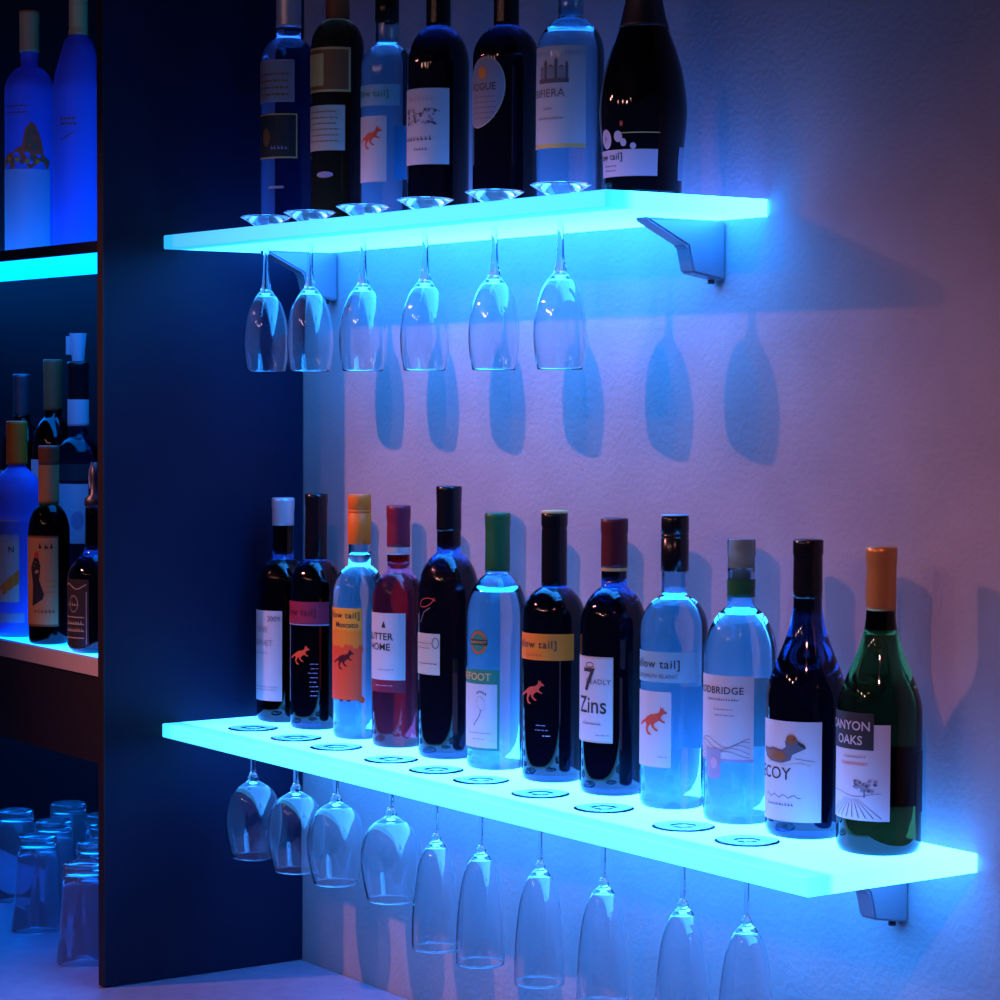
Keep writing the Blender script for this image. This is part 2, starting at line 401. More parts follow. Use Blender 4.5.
# ================================================================== hanging glasses
def glass_meshes(kind):
    if kind == 'tulip':
        foot = [(0, .0195), (.030, .0205), (.0335, .0198), (.0340, .0185), (.030, .0165), (.020, .0105), (.011, .0045), (.0062, -.001), (.0042, -.010)]
        stem = [(.0042, -.010), (.0036, -.025), (.0036, -.040), (.0044, -.058), (.0060, -.070), (.0078, -.077)]
        out = [(.0078, -.077), (.0135, -.084), (.0200, -.094), (.0255, -.110), (.0285, -.128), (.0295, -.145), (.0282, -.165), (.0250, -.1825)]
        floor_z = -.0835
    elif kind == 'wine':
        foot = [(0, .0015), (.029, .0021), (.0330, .0020), (.0334, .0014), (.029, .0008), (.015, .0008), (.0075, .0005), (.0046, -.006)]
        stem = [(.0046, -.006), (.0034, -.020), (.0034, -.050), (.0042, -.060), (.0072, -.066), (.0066, -.0705)]
        out = [(.0066, -.0705), (.0130, -.0735), (.0230, -.080), (.0310, -.092), (.0358, -.110), (.0370, -.126), (.0355, -.143), (.0322, -.160), (.0282, -.1765)]
        floor_z = -.0765
    else:
        foot = [(0, .0015), (.029, .0021), (.0325, .0020), (.0329, .0014), (.029, .0008), (.015, .0008), (.0070, .0005), (.0040, -.006)]
        stem = [(.0040, -.006), (.0026, -.020), (.0026, -.070), (.0036, -.078), (.0060, -.0825), (.0052, -.086)]
        out = [(.0052, -.086), (.0100, -.0905), (.0160, -.100), (.0215, -.118), (.0252, -.142), (.0276, -.170), (.0286, -.195), (.0282, -.2185)]
        floor_z = -.0925
    if kind != 'tulip':
        q = .968; out = [(r, z*q) for r, z in out]; stem = [(r, z*q) for r, z in stem]; foot = [(r, z*(q if z < 0 else 1)) for r, z in foot]; floor_z *= q
    T = .0011
    o = smoothprof(out, 5); inner = []
    for r, z in o:
        if z < floor_z: inner.append((max(r-T, .001), z))
    prof = o + [(inner[-1][0]+T*.5, inner[-1][1]-.0006)] + list(reversed(inner)) + [(inner[0][0]*.5, floor_z+.001), (0, floor_z+.0015)]
    res = {}
    for n, p in (('bowl', prof), ('stem', smoothprof(stem, 4)), ('foot', foot[:2]+smoothprof(foot[2:], 3))):
        bm = bmesh.new(); lathe(bm, p, 56)
        bmesh.ops.reverse_faces(bm, faces=list(bm.faces))       # profiles run downwards
        res[n] = done(bm, n); res[n].materials.append(M['glass'])
    return res
GM = {k: glass_meshes(k) for k in ('tulip', 'wine', 'flute')}
def hang(name, kind, x, z, label, group):
    t = thing(name, label, 'glass', (x, -.150, z), group)
    for n in ('bowl', 'stem', 'foot'):
        o = bpy.data.objects.new(n, GM[kind][n]); C.objects.link(o); o.parent = t
ordn = ['nearest the black cabinet, farthest left', 'second from the left', 'third from the left', 'third from the right', 'second from the right', 'nearest the champagne bottle, farthest right']
for x, s in zip(UG, ordn):
    hang('tulip_glass', 'tulip', x, 1.9098, 'tulip glass hanging from the upper shelf, ' + s, 'tulip glasses under the upper shelf')
for x, s in zip(LG[:4], ['farthest left', 'second from the left', 'third from the left', 'beside the first flute']):
    hang('wine_glass', 'wine', x, 1.2515, 'round wine glass hanging under the lower shelf, ' + s, 'wine glasses under the lower shelf')
for x, s in zip(LG[4:], ['first after the round wine glasses', 'second after the round wine glasses', 'third flute from the left', 'third flute from the right', 'second flute from the right', 'farthest right of all']):
    hang('champagne_flute', 'flute', x, 1.2515, 'tall flute hanging under the lower shelf, ' + s, 'flutes under the lower shelf')

# ================================================================== bottles on the lower shelf
ZL = 1.2515; YL = -.070
def bottle(kind_name, label, x, R, H, hs, hn, gm, y=YL, z=ZL, style='bordeaux', rn=.0145, fill=None, group='wine bottles on the lower shelf'):
    t = thing(kind_name, label, 'bottle', (x, y, z+.0004), group)
    p = (bordeaux if style == 'bordeaux' else burgundy)(R, H, hs, hn, rn)
    bottle_body(t, p, M[gm], fill, rn, H)
    return t, p
def lab(p, R):
    l = Label(p); l.R = R; return l
def th(R, a): return R*R_(a)

# 1
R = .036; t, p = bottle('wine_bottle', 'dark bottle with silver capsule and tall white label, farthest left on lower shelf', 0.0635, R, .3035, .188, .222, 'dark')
sleeve(t, p, .267, .3035, M['silver_foil'], rings=(.288,))
l = lab(p, R); l.rect(th(R, -58), th(R, 58), .030, .1525, 'paper', nv=2)
l.text('2009', .0095, th(R, 54), .1385, 'grey_ink', 'RIGHT'); l.text('STONE', .0110, th(R, 25), .1230, 'light_grey_ink', 'RIGHT', bold=.004)
l.text('CABERNET', .0110, th(R, 38), .1050, 'light_grey_ink', 'RIGHT', bold=.004); l.illegible(10, .005, th(R, 25), .094, 'light_grey_ink', 'RIGHT')
scribble(l, th(R, -40), th(R, 48), .0485, 2, .004, seed=2); l.build(t)
# 2
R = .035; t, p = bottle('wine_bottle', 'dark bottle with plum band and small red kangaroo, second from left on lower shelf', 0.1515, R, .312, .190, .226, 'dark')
sleeve(t, p, .226, .312, M['black_foil'], rings=(.295,))
l = lab(p, R); l.rect(th(R, -50), th(R, 88), .142, .171, 'maroon'); l.rect(th(R, -50), th(R, 88), .1395, .1412, 'mauve')
tail_text(l, th(R, 60), .153, .0125, 'dark_red'); l.shape(ROO, th(R, 22), .100, .0135, 'red_orange')
scribble(l, th(R, 42), th(R, 64), .088, 8, .006, 'mauve', seed=5); l.build(t)
# 3
R = .0345; t, p = bottle('wine_bottle', 'clear bottle with orange cap and flame orange and yellow label on lower shelf', 0.2615, R, .3155, .186, .224, 'clear', fill=.238)
screwcap(t, .2515, .3155, M['orange_foil'])
l = lab(p, R); l.rect(th(R, -60), th(R, 64), .052, .1705, 'yellow_orange', nv=4)
rr = random.Random(3)
a, b = th(R, -60), th(R, 64)
l.rect(a, b, .052, .136, 'orange', .0005, 3); l.rect(a, b, .052, .114, 'red_orange', .0006, 2)
for k in range(12):
    u = a + (b-a)*(k+.5)/12; l.disc(u, .136+rr.random()*.003, .0035, .0045, 'orange', .00052, 12); l.disc(u+.001, .114+rr.random()*.006, .0038, .0050, 'red_orange', .00065, 12)
for k in range(14):
    u = a + (b-a)*k/13; l.disc(u, .052+rr.random()*.004, .004, .0045, 'red_orange' if k % 2 else 'dark_red', .0005)
l.shape(ROO, th(R, 22), .104, .014, 'dark_red', .0009); tail_text(l, th(R, 60), .1575, .0115, 'ink')
l.text('Moscato', .0100, th(R, 56), .1455, 'ink', 'RIGHT', bold=.01); l.build(t)
# 4
R = .0335; t, p = bottle('wine_bottle', 'rose wine bottle with burgundy cap and square white label on the lower shelf', 0.3555, R, .3045, .184, .222, 'rose', fill=.232)
sleeve(t, p, .2535, .3045, M['wine_red'], rings=(.285,)); sleeve(t, p, .2435, .2530, M['silver_foil'], 'neck_ring', top=False)
l = lab(p, R); l.rect(th(R, -70), th(R, 73), .0865, .1710, 'paper', nv=2); l.rect(th(R, -70), th(R, 73), .0710, .0862, 'wine_red')
l.text('SUTTER', .0125, th(R, 46), .1370, 'ink', 'RIGHT', bold=.01); l.text('HOME', .0125, th(R, 40), .1240, 'ink', 'RIGHT', bold=.01)
l.poly([(th(R, 24)-.003, .1525), (th(R, 24)+.003, .1525), (th(R, 24)+.002, .1565), (th(R, 24), .1610), (th(R, 24)-.002, .1565)], 'ink')
scribble(l, th(R, 5), th(R, 50), .099, 1, .004, seed=7); scribble(l, th(R, 0), th(R, 45), .079, 1, .003, 'pink', seed=8); l.build(t)
# 5
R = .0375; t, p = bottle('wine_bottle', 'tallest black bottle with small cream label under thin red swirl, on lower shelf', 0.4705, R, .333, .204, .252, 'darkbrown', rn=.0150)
sleeve(t, p, .279, .333, M['black_foil'], rings=(.322,))
l = lab(p, R); l.rect(th(R, -48), th(R, 40), .1040, .1545, 'cream')
l.arc([(th(R, 31)+.0045*math.cos(k*.45), .1430+.0062*math.sin(k*.45)) for k in range(15)], .0012, 'grey_ink')
scribble(l, th(R, -30), th(R, 22), .142, 2, .006, 'grey_ink', seed=3); scribble(l, th(R, -20), th(R, 34), .117, 1, .004, 'grey_ink', seed=4)
l.arc([(th(R, 14)+.0135*math.cos(k*.32+.6)-.002*k*.1, .188+.0085*math.sin(k*.32+.9)+.0006*k) for k in range(18)], .0009, 'red')
l.arc([(th(R, -8)+.002*k, .172+.0022*k-.0011*abs(k-4)) for k in range(10)], .0008, 'light_grey_ink'); l.build(t)
# 6
R = .0365; t, p = bottle('wine_bottle', 'clear bottle with green capsule and round medal over green framed label, lower shelf', 0.5755, R, .3045, .182, .232, 'clear', fill=.212)
sleeve(t, p, .236, .3045, M['green_foil'], rings=(.287,))
l = lab(p, R); l.rect(th(R, -75), th(R, 60), .0240, .1205, 'green_paper', nv=2); l.rect(th(R, -75), th(R, 55.5), .0270, .1030, 'paper', .0006, 2)
l.text('BAREFOOT', .0125, th(R, 44), .1075, 'gold', 'RIGHT', bold=.01)
l.disc(th(R, 17), .1525, .0135, .0155, 'green_paper'); l.disc(th(R, 17), .1525, .0118, .0135, 'red', .0007); l.disc(th(R, 17), .1525, .0095, .0110, 'green_paper', .0009)
l.rect(th(R, 17)-.0125, th(R, 17)+.0125, .1495, .1560, 'ink', .0010); l.text('BAREFOOT', .0045, th(R, 17), .1512, 'gold', off=.0012)
cx = th(R, 20)
l.arc([(cx-.004+.006*math.sin(k*.35), .083-.0027*k) for k in range(12)], .0012, 'grey_ink'); l.disc(cx+.002, .080, .006, .009, 'light_grey_ink', .0006, tilt=.4)
l.disc(cx+.002, .080, .005, .008, 'paper', .0008, tilt=.4)
for k in range(5): l.disc(cx-.003+.0028*k, .0925+.0016*math.sin(k), .0013, .0015, 'grey_ink')
scribble(l, th(R, -10), th(R, 42), .044, 1, .004, seed=9); scribble(l, th(R, 0), th(R, 35), .037, 1, .004, seed=19); l.build(t)
# 7
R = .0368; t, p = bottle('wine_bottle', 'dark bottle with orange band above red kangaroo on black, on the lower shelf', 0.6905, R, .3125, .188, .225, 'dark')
sleeve(t, p, .226, .3095, M['black_foil'], rings=(.292,)); latheobj('cap_top', [(.0148, .3098), (.0158, .3102), (.0156, .3125), (.014, .3130), (0, .3130)], M['gold'], t, seg=36)
l = lab(p, R); l.rect(th(R, -70), th(R, 92), .1420, .1725, 'orange'); tail_text(l, th(R, 60), .1560, .0125, 'ink'); l.illegible(6, .0065, th(R, 34), .1465, 'red', 'RIGHT'); l.build(t); l = lab(p, R)
l.shape(ROO, th(R, 12), .1050, .0150, 'red'); l.build(t, 'printed_emblem'); l = lab(p, R); scribble(l, th(R, 18), th(R, 44), .0665, 2, .0055, 'mauve', h=.0008, seed=12); scribble(l, th(R, 28), th(R, 50), .0545, 1, .004, 'paper', seed=15); l.build(t, 'printed_text')
# 8
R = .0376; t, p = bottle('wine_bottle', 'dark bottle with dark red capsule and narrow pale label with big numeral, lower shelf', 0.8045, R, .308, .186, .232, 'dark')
sleeve(t, p, .2540, .308, M['dark_red'], rings=(.292,)); sleeve(t, p, .2500, .2538, M['gold'], 'neck_ring', top=False)
l = lab(p, R); l.rect(th(R, -52), th(R, 52), .0600, .1560, 'beige', nv=2); l.rect(th(R, -52), th(R, 50), .062, .1540, 'paper', .0005, nv=2)
l.text('7', .036, th(R, 6), .118, 'ink', off=.001, bold=.012); l.text('DEADLY', .0080, th(R, 48), .1255, 'grey_ink', 'RIGHT', bold=.006, spacing=1.1)
l.text('Zins', .0260, th(R, 42), .0930, 'ink', 'RIGHT', bold=.008, sx=.9); l.arc([(th(R, 8)+.0055*math.cos(a*.5), .1465+.0028*math.sin(a*.5)) for a in range(13)], .0009, 'ink')
l.illegible(9, .0050, th(R, 32), .0800, 'grey_ink', 'RIGHT'); scribble(l, th(R, 20), th(R, 46), .068, 1, .004, seed=21); l.build(t)
# 9
R = .0368; t, p = bottle('wine_bottle', 'clear bottle with black cap, pale blue band and red kangaroo on white, lower shelf', 0.9125, R, .3155, .194, .230, 'clear', fill=.226)
screwcap(t, .2560, .3155, M['black_foil']); latheobj('cap_top', [(.0152, .3165), (.0150, .3175), (0, .3175)], M['sky_label'], t, seg=36)
l = lab(p, R); l.rect(th(R, -75), th(R, 97), .1380, .1710, 'sky_label'); tail_text(l, th(R, 62), .1535, .0130, 'ink'); l.text('SAUVIGNON BLANC', .0062, th(R, 58), .1425, 'grey_ink', 'RIGHT', spacing=1.1)
l.rect(th(R, -60), th(R, 47), .0460, .1280, 'paper', nv=2); l.shape(ROO, th(R, 13), .0960, .0165, 'red'); scribble(l, th(R, 18), th(R, 40), .057, 1, .004, seed=23); l.build(t)
l = lab(p, R); l.rect(th(R, 125), th(R, 235), .060, .128, 'paper'); l.build(t, 'back_label')
# 10
R = .0385; t, p = bottle('wine_bottle', 'clear bottle with bare cork, green neck band and white landscape label, lower shelf', 1.0235, R, .2965, .172, .226, 'clear', fill=.218)
latheobj('cork', [(0, .2500), (.0098, .2500), (.0098, .2945), (0, .2945)], M['cork'], t, seg=32)
sleeve(t, p, .2360, .2545, M['green_foil'], 'neck_band', top=False, rings=(.240,))
l = lab(p, R); l.rect(th(R, -65), th(R, 71), .0690, .1560, 'paper', nv=2); l.rect(th(R, -65), th(R, 71), .0660, .0692, 'mauve')
l.text('WOODBRIDGE', .0105, th(R, 55), .1370, 'ink', 'RIGHT', bold=.01, spacing=1.05); l.illegible(14, .0045, th(R, 48), .1300, 'grey_ink', 'RIGHT'); scribble(l, th(R, 5), th(R, 42), .1200, 2, .006, seed=31)
for q in range(5):
    l.arc([(th(R, -30)+.0058*k, .0860-.0030*q+.0052*math.sin(k*.7+q*.8)*(1-.1*q)) for k in range(12)], .0009, 'light_grey_ink')
l.rect(th(R, -12), th(R, 19), .0510, .0790, 'mauve', .0008); l.disc(th(R, 3.5), .0510, th(R, 15), .0040, 'mauve', .0008); l.disc(th(R, 6), .064, .0045, .0060, 'pink', .0010); l.build(t)
l = lab(p, R); l.rect(th(R, 120), th(R, 240), .075, .148, 'beige'); l.build(t, 'back_label')
# 11
R = .0413; t, p = bottle('wine_bottle', 'sloping black bottle with white label showing a swimming duck, on the lower shelf', 1.1275, R, .3005, .140, .240, 'dark', style='burgundy')
sleeve(t, p, .2420, .3005, M['black_foil'], rings=(.2475, .285)); 
l = lab(p, R); l.rect(th(R, -68), th(R, 70), .0185, .1200, 'paper', nv=2)
u0, v0, k = .008, .0860, .0255
l.shape(DUCK, u0, v0, k, 'grey_ink', .0007); l.shape(DUCKBODY, u0, v0, k, 'brown', .0009); l.shape([(.74, .56), (.72, .44), (.95, .30), (1.04, .28), (.98, .42)], u0, v0, k, 'ink', .0010)
l.disc(u0+.46*k, v0+.62*k, .0058, .0046, 'brown', .0010); l.disc(u0+.56*k, v0+.66*k, .0008, .0008, 'ink', .0012)
l.arc([(u0-.8*k+.0065*q, v0-.36*k+.0012*math.sin(q*1.3)) for q in range(9)], .0011, 'cream'); l.arc([(u0+.6*k+.004*q, v0-.12*k-.0006*q) for q in range(6)], .0008, 'light_grey_ink')
l.text('DECOY', .0175, th(R, 27), .0610, 'ink', 'RIGHT', bold=.004); l.arc([(th(R, -20)+.0034*q, .0440+.0018*math.sin(q*1.9)) for q in range(14)], .0007, 'grey_ink')
l.illegible(10, .0050, th(R, 32), .0345, 'grey_ink', 'RIGHT', spacing=1.1); l.build(t)
# 12
R = .0418; t, p = bottle('wine_bottle', 'sloping green bottle with gold capsule and field drawing label, farthest right on lower shelf', 1.2345, R, .2985, .138, .236, 'green', style='burgundy', fill=.214)
sleeve(t, p, .2375, .2985, M['gold_foil'], rings=(.2425, .281))
l = lab(p, R); l.rect(th(R, -60), th(R, 61), .0350, .1290, 'paper', nv=2); l.rect(th(R, -60), th(R, 39), .1040, .1400, 'ink', .0009)
l.text('CANYON', .0125, th(R, 35), .1230, 'paper', 'RIGHT', off=.0013, bold=.012); l.text('OAKS', .0125, th(R, 24), .1090, 'paper', 'RIGHT', off=.0013, bold=.012)
l.illegible(10, .0042, th(R, 30), .0960, 'light_grey_ink', 'RIGHT'); l.text('CHARDONNAY', .0046, th(R, 32), .0885, 'red', 'RIGHT')
cx = th(R, 27); rr = random.Random(12)
for q in range(26): l.disc(cx+(rr.random()-.5)*.022, .0690+(rr.random()-.5)*.010, .0022, .0016, 'light_grey_ink' if q % 3 else 'grey_ink', .0007+q*1e-5, n=7)
l.rect(cx-.0006, cx+.0006, .0575, .0660, 'grey_ink', .0010)
l.arc([(th(R, -40)+.0065*q, .0600+.0020*math.sin(q*.8)) for q in range(11)], .0007, 'light_grey_ink')
for q in range(-9, 9):
    x0 = th(R, 8) + q*.0018; x1 = th(R, 8) + q*.0075
    if th(R, -58) < x1 < th(R, 58): l.poly([(x0, .0560), (x0+.0004, .0560), (x1+.0013, .0375), (x1, .0375)], 'grey_ink')
l.build(t)
l = lab(p, R); l.rect(th(R, 105), th(R, 232), .040, .100, 'dark_label'); l.build(t, 'back_label')

# ================================================================== bottles on the upper shelf
ZU = 1.9098; YU = -.085; GU = 'bottles on the upper shelf'
# 1
R = .037; t, p = bottle('vodka_bottle', 'tall clear blue bottle with black gold framed label, farthest left on upper shelf', 0.1030, R, .335, .232, .262, 'clear_deep', YU, ZU, rn=.0165, group=GU)
sleeve(t, p, .276, .335, M['silver_foil'], 'neck_label', rings=(.290,))
l = lab(p, R); l.rect(th(R, -40), th(R, 72), .1740, .2300, 'mauve'); l.rect(th(R, -36), th(R, 68), .1765, .2275, 'light_grey_ink', .0006); scribble(l, th(R, -20), th(R, 60), .2100, 4, .009, 'brown', h=.0025, seed=40); l.build(t, 'upper_label'); l = lab(p, R)
l.rect(th(R, -30), th(R, 78), .1000, .1590, 'gold', .0004); l.rect(th(R, -28), th(R, 75), .1020, .1570, 'ink', .0007); l.disc(th(R, 8), .128, .007, .012, 'brown', .0009); l.illegible(5, .008, th(R, 60), .112, 'mauve', 'RIGHT', off=.001)
l.build(t); l = lab(p, R); l.rect(th(R, 15), th(R, 50), .0600, .0635, 'mauve'); l.build(t, 'printed_mark')
# 2
R = .0345; t, p = bottle('whisky_bottle', 'amber brown bottle with gold framed label above a cream label on the upper shelf', 0.2290, R, .345, .236, .272, 'amber', YU, ZU, rn=.0150, group=GU)
sleeve(t, p, .272, .345, M['brown'], 'capsule')
l = lab(p, R); l.rect(th(R, -50), th(R, 88), .1760, .2330, 'gold'); l.rect(th(R, -46), th(R, 83), .1790, .2300, 'brown', .0006); l.rect(th(R, -30), th(R, 28), .184, .225, 'gold', .0008)
l.rect(th(R, -50), th(R, 75), .1010, .1590, 'cream'); scribble(l, th(R, -30), th(R, 60), .1500, 6, .0075, 'brown', h=.0010, seed=42); l.disc(th(R, 30), .0700, .012, .004, 'mauve'); l.build(t)
# 3
R = .0325; t, p = bottle('wine_bottle', 'clear bottle with black cap and red kangaroo on white label, on upper shelf', 0.3490, R, .313, .198, .226, 'clear', YU, ZU, fill=.224, group=GU)
screwcap(t, .2540, .313, M['black_foil'])
l = lab(p, R); l.rect(th(R, -50), th(R, 88), .1480, .1740, 'sky_label'); tail_text(l, th(R, 62), .1590, .0115, 'green_paper'); l.rect(th(R, -50), th(R, 57), .0530, .1350, 'paper', nv=2); l.shape(ROO, th(R, 18), .1080, .0150, 'red'); l.build(t)
l = lab(p, R); l.rect(th(R, 130), th(R, 230), .060, .128, 'sky_label'); l.build(t, 'back_label')
# 4
R = .038; t, p = bottle('wine_bottle', 'dark bottle with pale grapevine drawing label in the middle of the upper shelf', 0.4660, R, .312, .188, .236, 'darkbrown', YU, ZU, group=GU)
sleeve(t, p, .236, .312, M['black_foil'])
l = lab(p, R); l.rect(th(R, -48), th(R, 77), .0660, .1575, 'paper', nv=2); l.illegible(7, .0085, th(R, 50), .1430, 'pink', 'RIGHT'); rr = random.Random(5)
for q in range(34): l.disc(th(R, 20)+(rr.random()-.5)*.042, .1235+(rr.random()-.5)*.018, .0022, .0019, 'grey_ink' if q % 2 else 'mauve', .0007+q*1e-5, n=8)
l.arc([(th(R, -25)+.007*q, .130+.003*math.sin(q*1.2)) for q in range(9)], .0008, 'grey_ink')
l.illegible(8, .0090, th(R, 48), .0950, 'grey_ink', 'RIGHT', bold=.01); l.illegible(5, .0065, th(R, 38), .0830, 'grey_ink', 'RIGHT'); l.build(t)
# 5
R = .039; t, p = bottle('wine_bottle', 'dark bottle with tilted egg shaped grey label, fifth on the upper shelf', 0.6100, R, .318, .182, .220, 'darkbrown', YU, ZU, group=GU)
sleeve(t, p, .220, .318, M['black_foil'])
l = lab(p, R); l.disc(th(R, 8), .1395, .0300, .0420, 'beige', .0004, 48, tilt=-.30); l.disc(th(R, 8), .1395, .0285, .0405, 'light_grey_ink', .0006, 48, tilt=-.30)
l.disc(th(R, 10), .1620, .0060, .0070, 'orange', .0008); l.text('VOGUE', .0120, th(R, 38), .1420, 'ink', 'RIGHT', bold=.004); scribble(l, th(R, -20), th(R, 38), .1340, 5, .0062, 'grey_ink', h=.0008, seed=50); l.build(t)
# 6
R = .0385; t, p = bottle('wine_bottle', 'clear bottle with large white castle sketch label beside the champagne bottle, upper shelf', 0.7370, R, .312, .172, .214, 'clear', YU, ZU, fill=.196, group=GU)
sleeve(t, p, .262, .312, M['black_foil'])
l = lab(p, R); l.rect(th(R, -40), th(R, 80), .0700, .1790, 'paper', nv=2); l.rect(th(R, -40), th(R, 80), .0650, .0700, 'gold')
u = th(R, 18)
for q, (dx, hh, ww) in enumerate(((-.016, .012, .006), (-.009, .019, .004), (-.004, .014, .008), (.005, .021, .004), (.010, .013, .007), (.018, .017, .003))):
    l.rect(u+dx, u+dx+ww, .1420, .1420+hh, 'grey_ink' if q % 2 else 'light_grey_ink', .0006); l.poly([(u+dx, .1420+hh), (u+dx+ww, .1420+hh), (u+dx+ww/2, .1445+hh)], 'grey_ink')
l.rect(u-.018, u+.022, .1375, .1425, 'grey_ink', .0007); l.text('RIFIERA', .0130, th(R, 44), .1220, 'grey_ink', 'RIGHT', spacing=1.05); l.illegible(4, .0050, th(R, 22), .1080, 'grey_ink', 'RIGHT'); l.illegible(11, .0052, th(R, 42), .0970, 'light_grey_ink', 'RIGHT'); l.build(t)
# 7 sparkling
t = thing('champagne_bottle', 'large black sparkling wine bottle with pink bubbles, farthest right on the upper shelf', 'bottle', (.8770, -.090, ZU+.0004), GU)
pts = [(0, .012), (.030, .003), (.038, 0), (.0415, .004), (.0425, .012), (.0430, .040), (.0462, .070), (.0478, .092), (.0468, .112), (.0425, .138), (.0350, .164), (.0262, .187), (.0195, .215), (.0165, .245), (.0155, .275), (.0165, .288), (.0165, .312), (.0150, .315), (0, .315)]
p = pts[:3] + smoothprof(pts[3:17], 5) + pts[17:]
paint('black_glass', (.003, .003, .005), .03)
bottle_body(t, p, M['black_glass'])
sleeve(t, p, .186, .3125, M['dark_metal'], 'foil', off=.0010, seg=48)
l = lab(p, .0445); R = .0445
l.rect(th(R, -55), th(R, 73), .0235, .0520, 'pink', nv=3); tail_text(l, th(R, 22), .0415, .0105, 'ink'); scribble(l, th(R, -20), th(R, 12), .0345, 2, .0050, 'grey_ink', seed=61)
l.rect(th(R, 22), th(R, 75), .0690, .0700, 'gold', .0006)
l.disc(th(R, -7), .0640, .0085, .0105, 'pink'); l.disc(th(R, 16), .0660, .0052, .0060, 'pink'); l.disc(th(R, 24), .0595, .0036, .0042, 'pink', .0008); l.disc(th(R, 38), .0555, .0034, .0034, 'pink'); l.disc(th(R, 22), .0795, .0020, .0028, 'red')
l.text('y', .009, th(R, -7), .062, 'ink', off=.0012)
l.rect(th(R, 112), th(R, 200), .0200, .0560, 'light_grey_ink', nv=3); l.build(t)

# ================================================================== bottles in the cabinet
GT = 'tall bottles on the top cabinet shelf'; ZT = 1.9
R = .038; t, p = bottle('vodka_bottle', 'tall blue lit bottle with orange picture and pale cap on the top cabinet shelf', -.580, R, .384, .262, .300, 'frost', -.15, ZT+.0002, rn=.0135, group=GT)
sleeve(t, p, .322, .384, M['tan'], 'cap', off=.0015)
l = lab(p, R); l.rect(th(R, -30), th(R, 118), .012, .140, 'mauve'); rr = random.Random(8)
l.poly([(th(R, -20), .140), (th(R, 110), .140), (th(R, 118), .152), (th(R, 100), .160), (th(R, 92), .185), (th(R, 80), .205), (th(R, 68), .212), (th(R, 55), .200), (th(R, 48), .175), (th(R, 20), .165), (th(R, -10), .158)], 'red_orange')
for q in range(9): l.disc(th(R, 0+12*q), .150+.006*rr.random(), .004, .004, 'orange' if q % 2 else 'brown', .0009, 9)
l.poly([(th(R, 55), .168), (th(R, 85), .168), (th(R, 80), .198), (th(R, 66), .207), (th(R, 56), .190)], 'brown', .0009); scribble(l, th(R, 0), th(R, 60), .235, 2, .010, 'brown', h=.002, seed=71); l.build(t)
R = .038; t = thing('vodka_bottle', 'large blue glowing bottle with twisted gold neck, on the top cabinet shelf', 'bottle', (-.406, -.15, ZT+.0006), GT)
p = [(0, .006), (R*.84, 0), (R, .008), (R, .252), (.0335, .275), (.0215, .318), (.0150, .326), (.0135, .335), (.0130, .412), (.0135, .425), (0, .425)]
bottle_body(t, p, M['frost']); sleeve(t, p, .328, .425, M['gold'], 'capsule', rings=(.340, .352, .364, .376, .388, .400))
l = lab(p, R); scribble(l, th(R, 20), th(R, 60), .200, 2, .008, 'brown', h=.003, seed=72); l.build(t, 'printed_text'); l = lab(p, R); l.arc([(th(R, 22)+.004*q, .170+.0022*q) for q in range(6)], .0018, 'brown'); l.build(t, 'printed_emblem')

GMID = 'spirit bottles on the middle cabinet shelf'; ZM = 1.3399
R = .037; t = thing('liqueur_bottle', 'round shouldered blue lit bottle with orange cap on the middle cabinet shelf', 'bottle', (-.397, -.255, ZM), GMID)
pts = [(0, .006), (R*.84, 0), (R, .008), (R, .170), (.0345, .182), (.0365, .198), (.0355, .215), (.0280, .234), (.0150, .247), (.0130, .256), (.0130, .315), (0, .315)]
p = pts[:3]+smoothprof(pts[3:11], 4)+pts[11:]
bottle_body(t, p, M['frost']); sleeve(t, p, .2525, .315, M['orange_foil'], 'cap', off=.0025, rings=(.284,))
l = lab(p, R); l.rect(th(R, -30), th(R, 70), .052, .172, 'cream'); l.poly([(th(R, 20), .055), (th(R, 70), .080), (th(R, 70), .100), (th(R, 20), .072)], 'orange'); l.text('N', .012, th(R, 60), .125, 'ink', 'RIGHT', bold=.01); l.rect(th(R, 0), th(R, 82), .022, .036, 'mauve'); l.build(t)
R = .0295; t, p = bottle('rum_bottle', 'dark brown bottle with tan picture label and neck wrap, on middle cabinet shelf', -.265, R, .281, .158, .198, 'bourbon', -.265, ZM, rn=.0135, group=GMID)
sleeve(t, p, .2000, .255, M['tan'], 'neck_wrap', off=.0012, top=False); sleeve(t, p, .2555, .281, M['brown'], 'cap', off=.0010)
l = lab(p, R); l.rect(th(R, -20), th(R, 92), .026, .155, 'brown'); l.rect(th(R, -18), th(R, 89), .029, .152, 'tan', .0006, 2); l.illegible(3, .0130, th(R, 84), .137, 'ink', 'RIGHT', off=.001, bold=.01)
l.poly([(th(R, 15), .055), (th(R, 28), .058), (th(R, 30), .080), (th(R, 48), .065), (th(R, 52), .072), (th(R, 38), .092), (th(R, 42), .112), (th(R, 34), .126), (th(R, 22), .124), (th(R, 10), .108), (th(R, 18), .085)], 'ink', .0009)
l.disc(th(R, 30), .128, .004, .005, 'red', .0009); l.illegible(6, .0085, th(R, 84), .046, 'brown', 'RIGHT', off=.001, bold=.015); scribble(l, th(R, 50), th(R, 84), .09, 3, .008, 'orange', h=.002, seed=81); l.build(t)
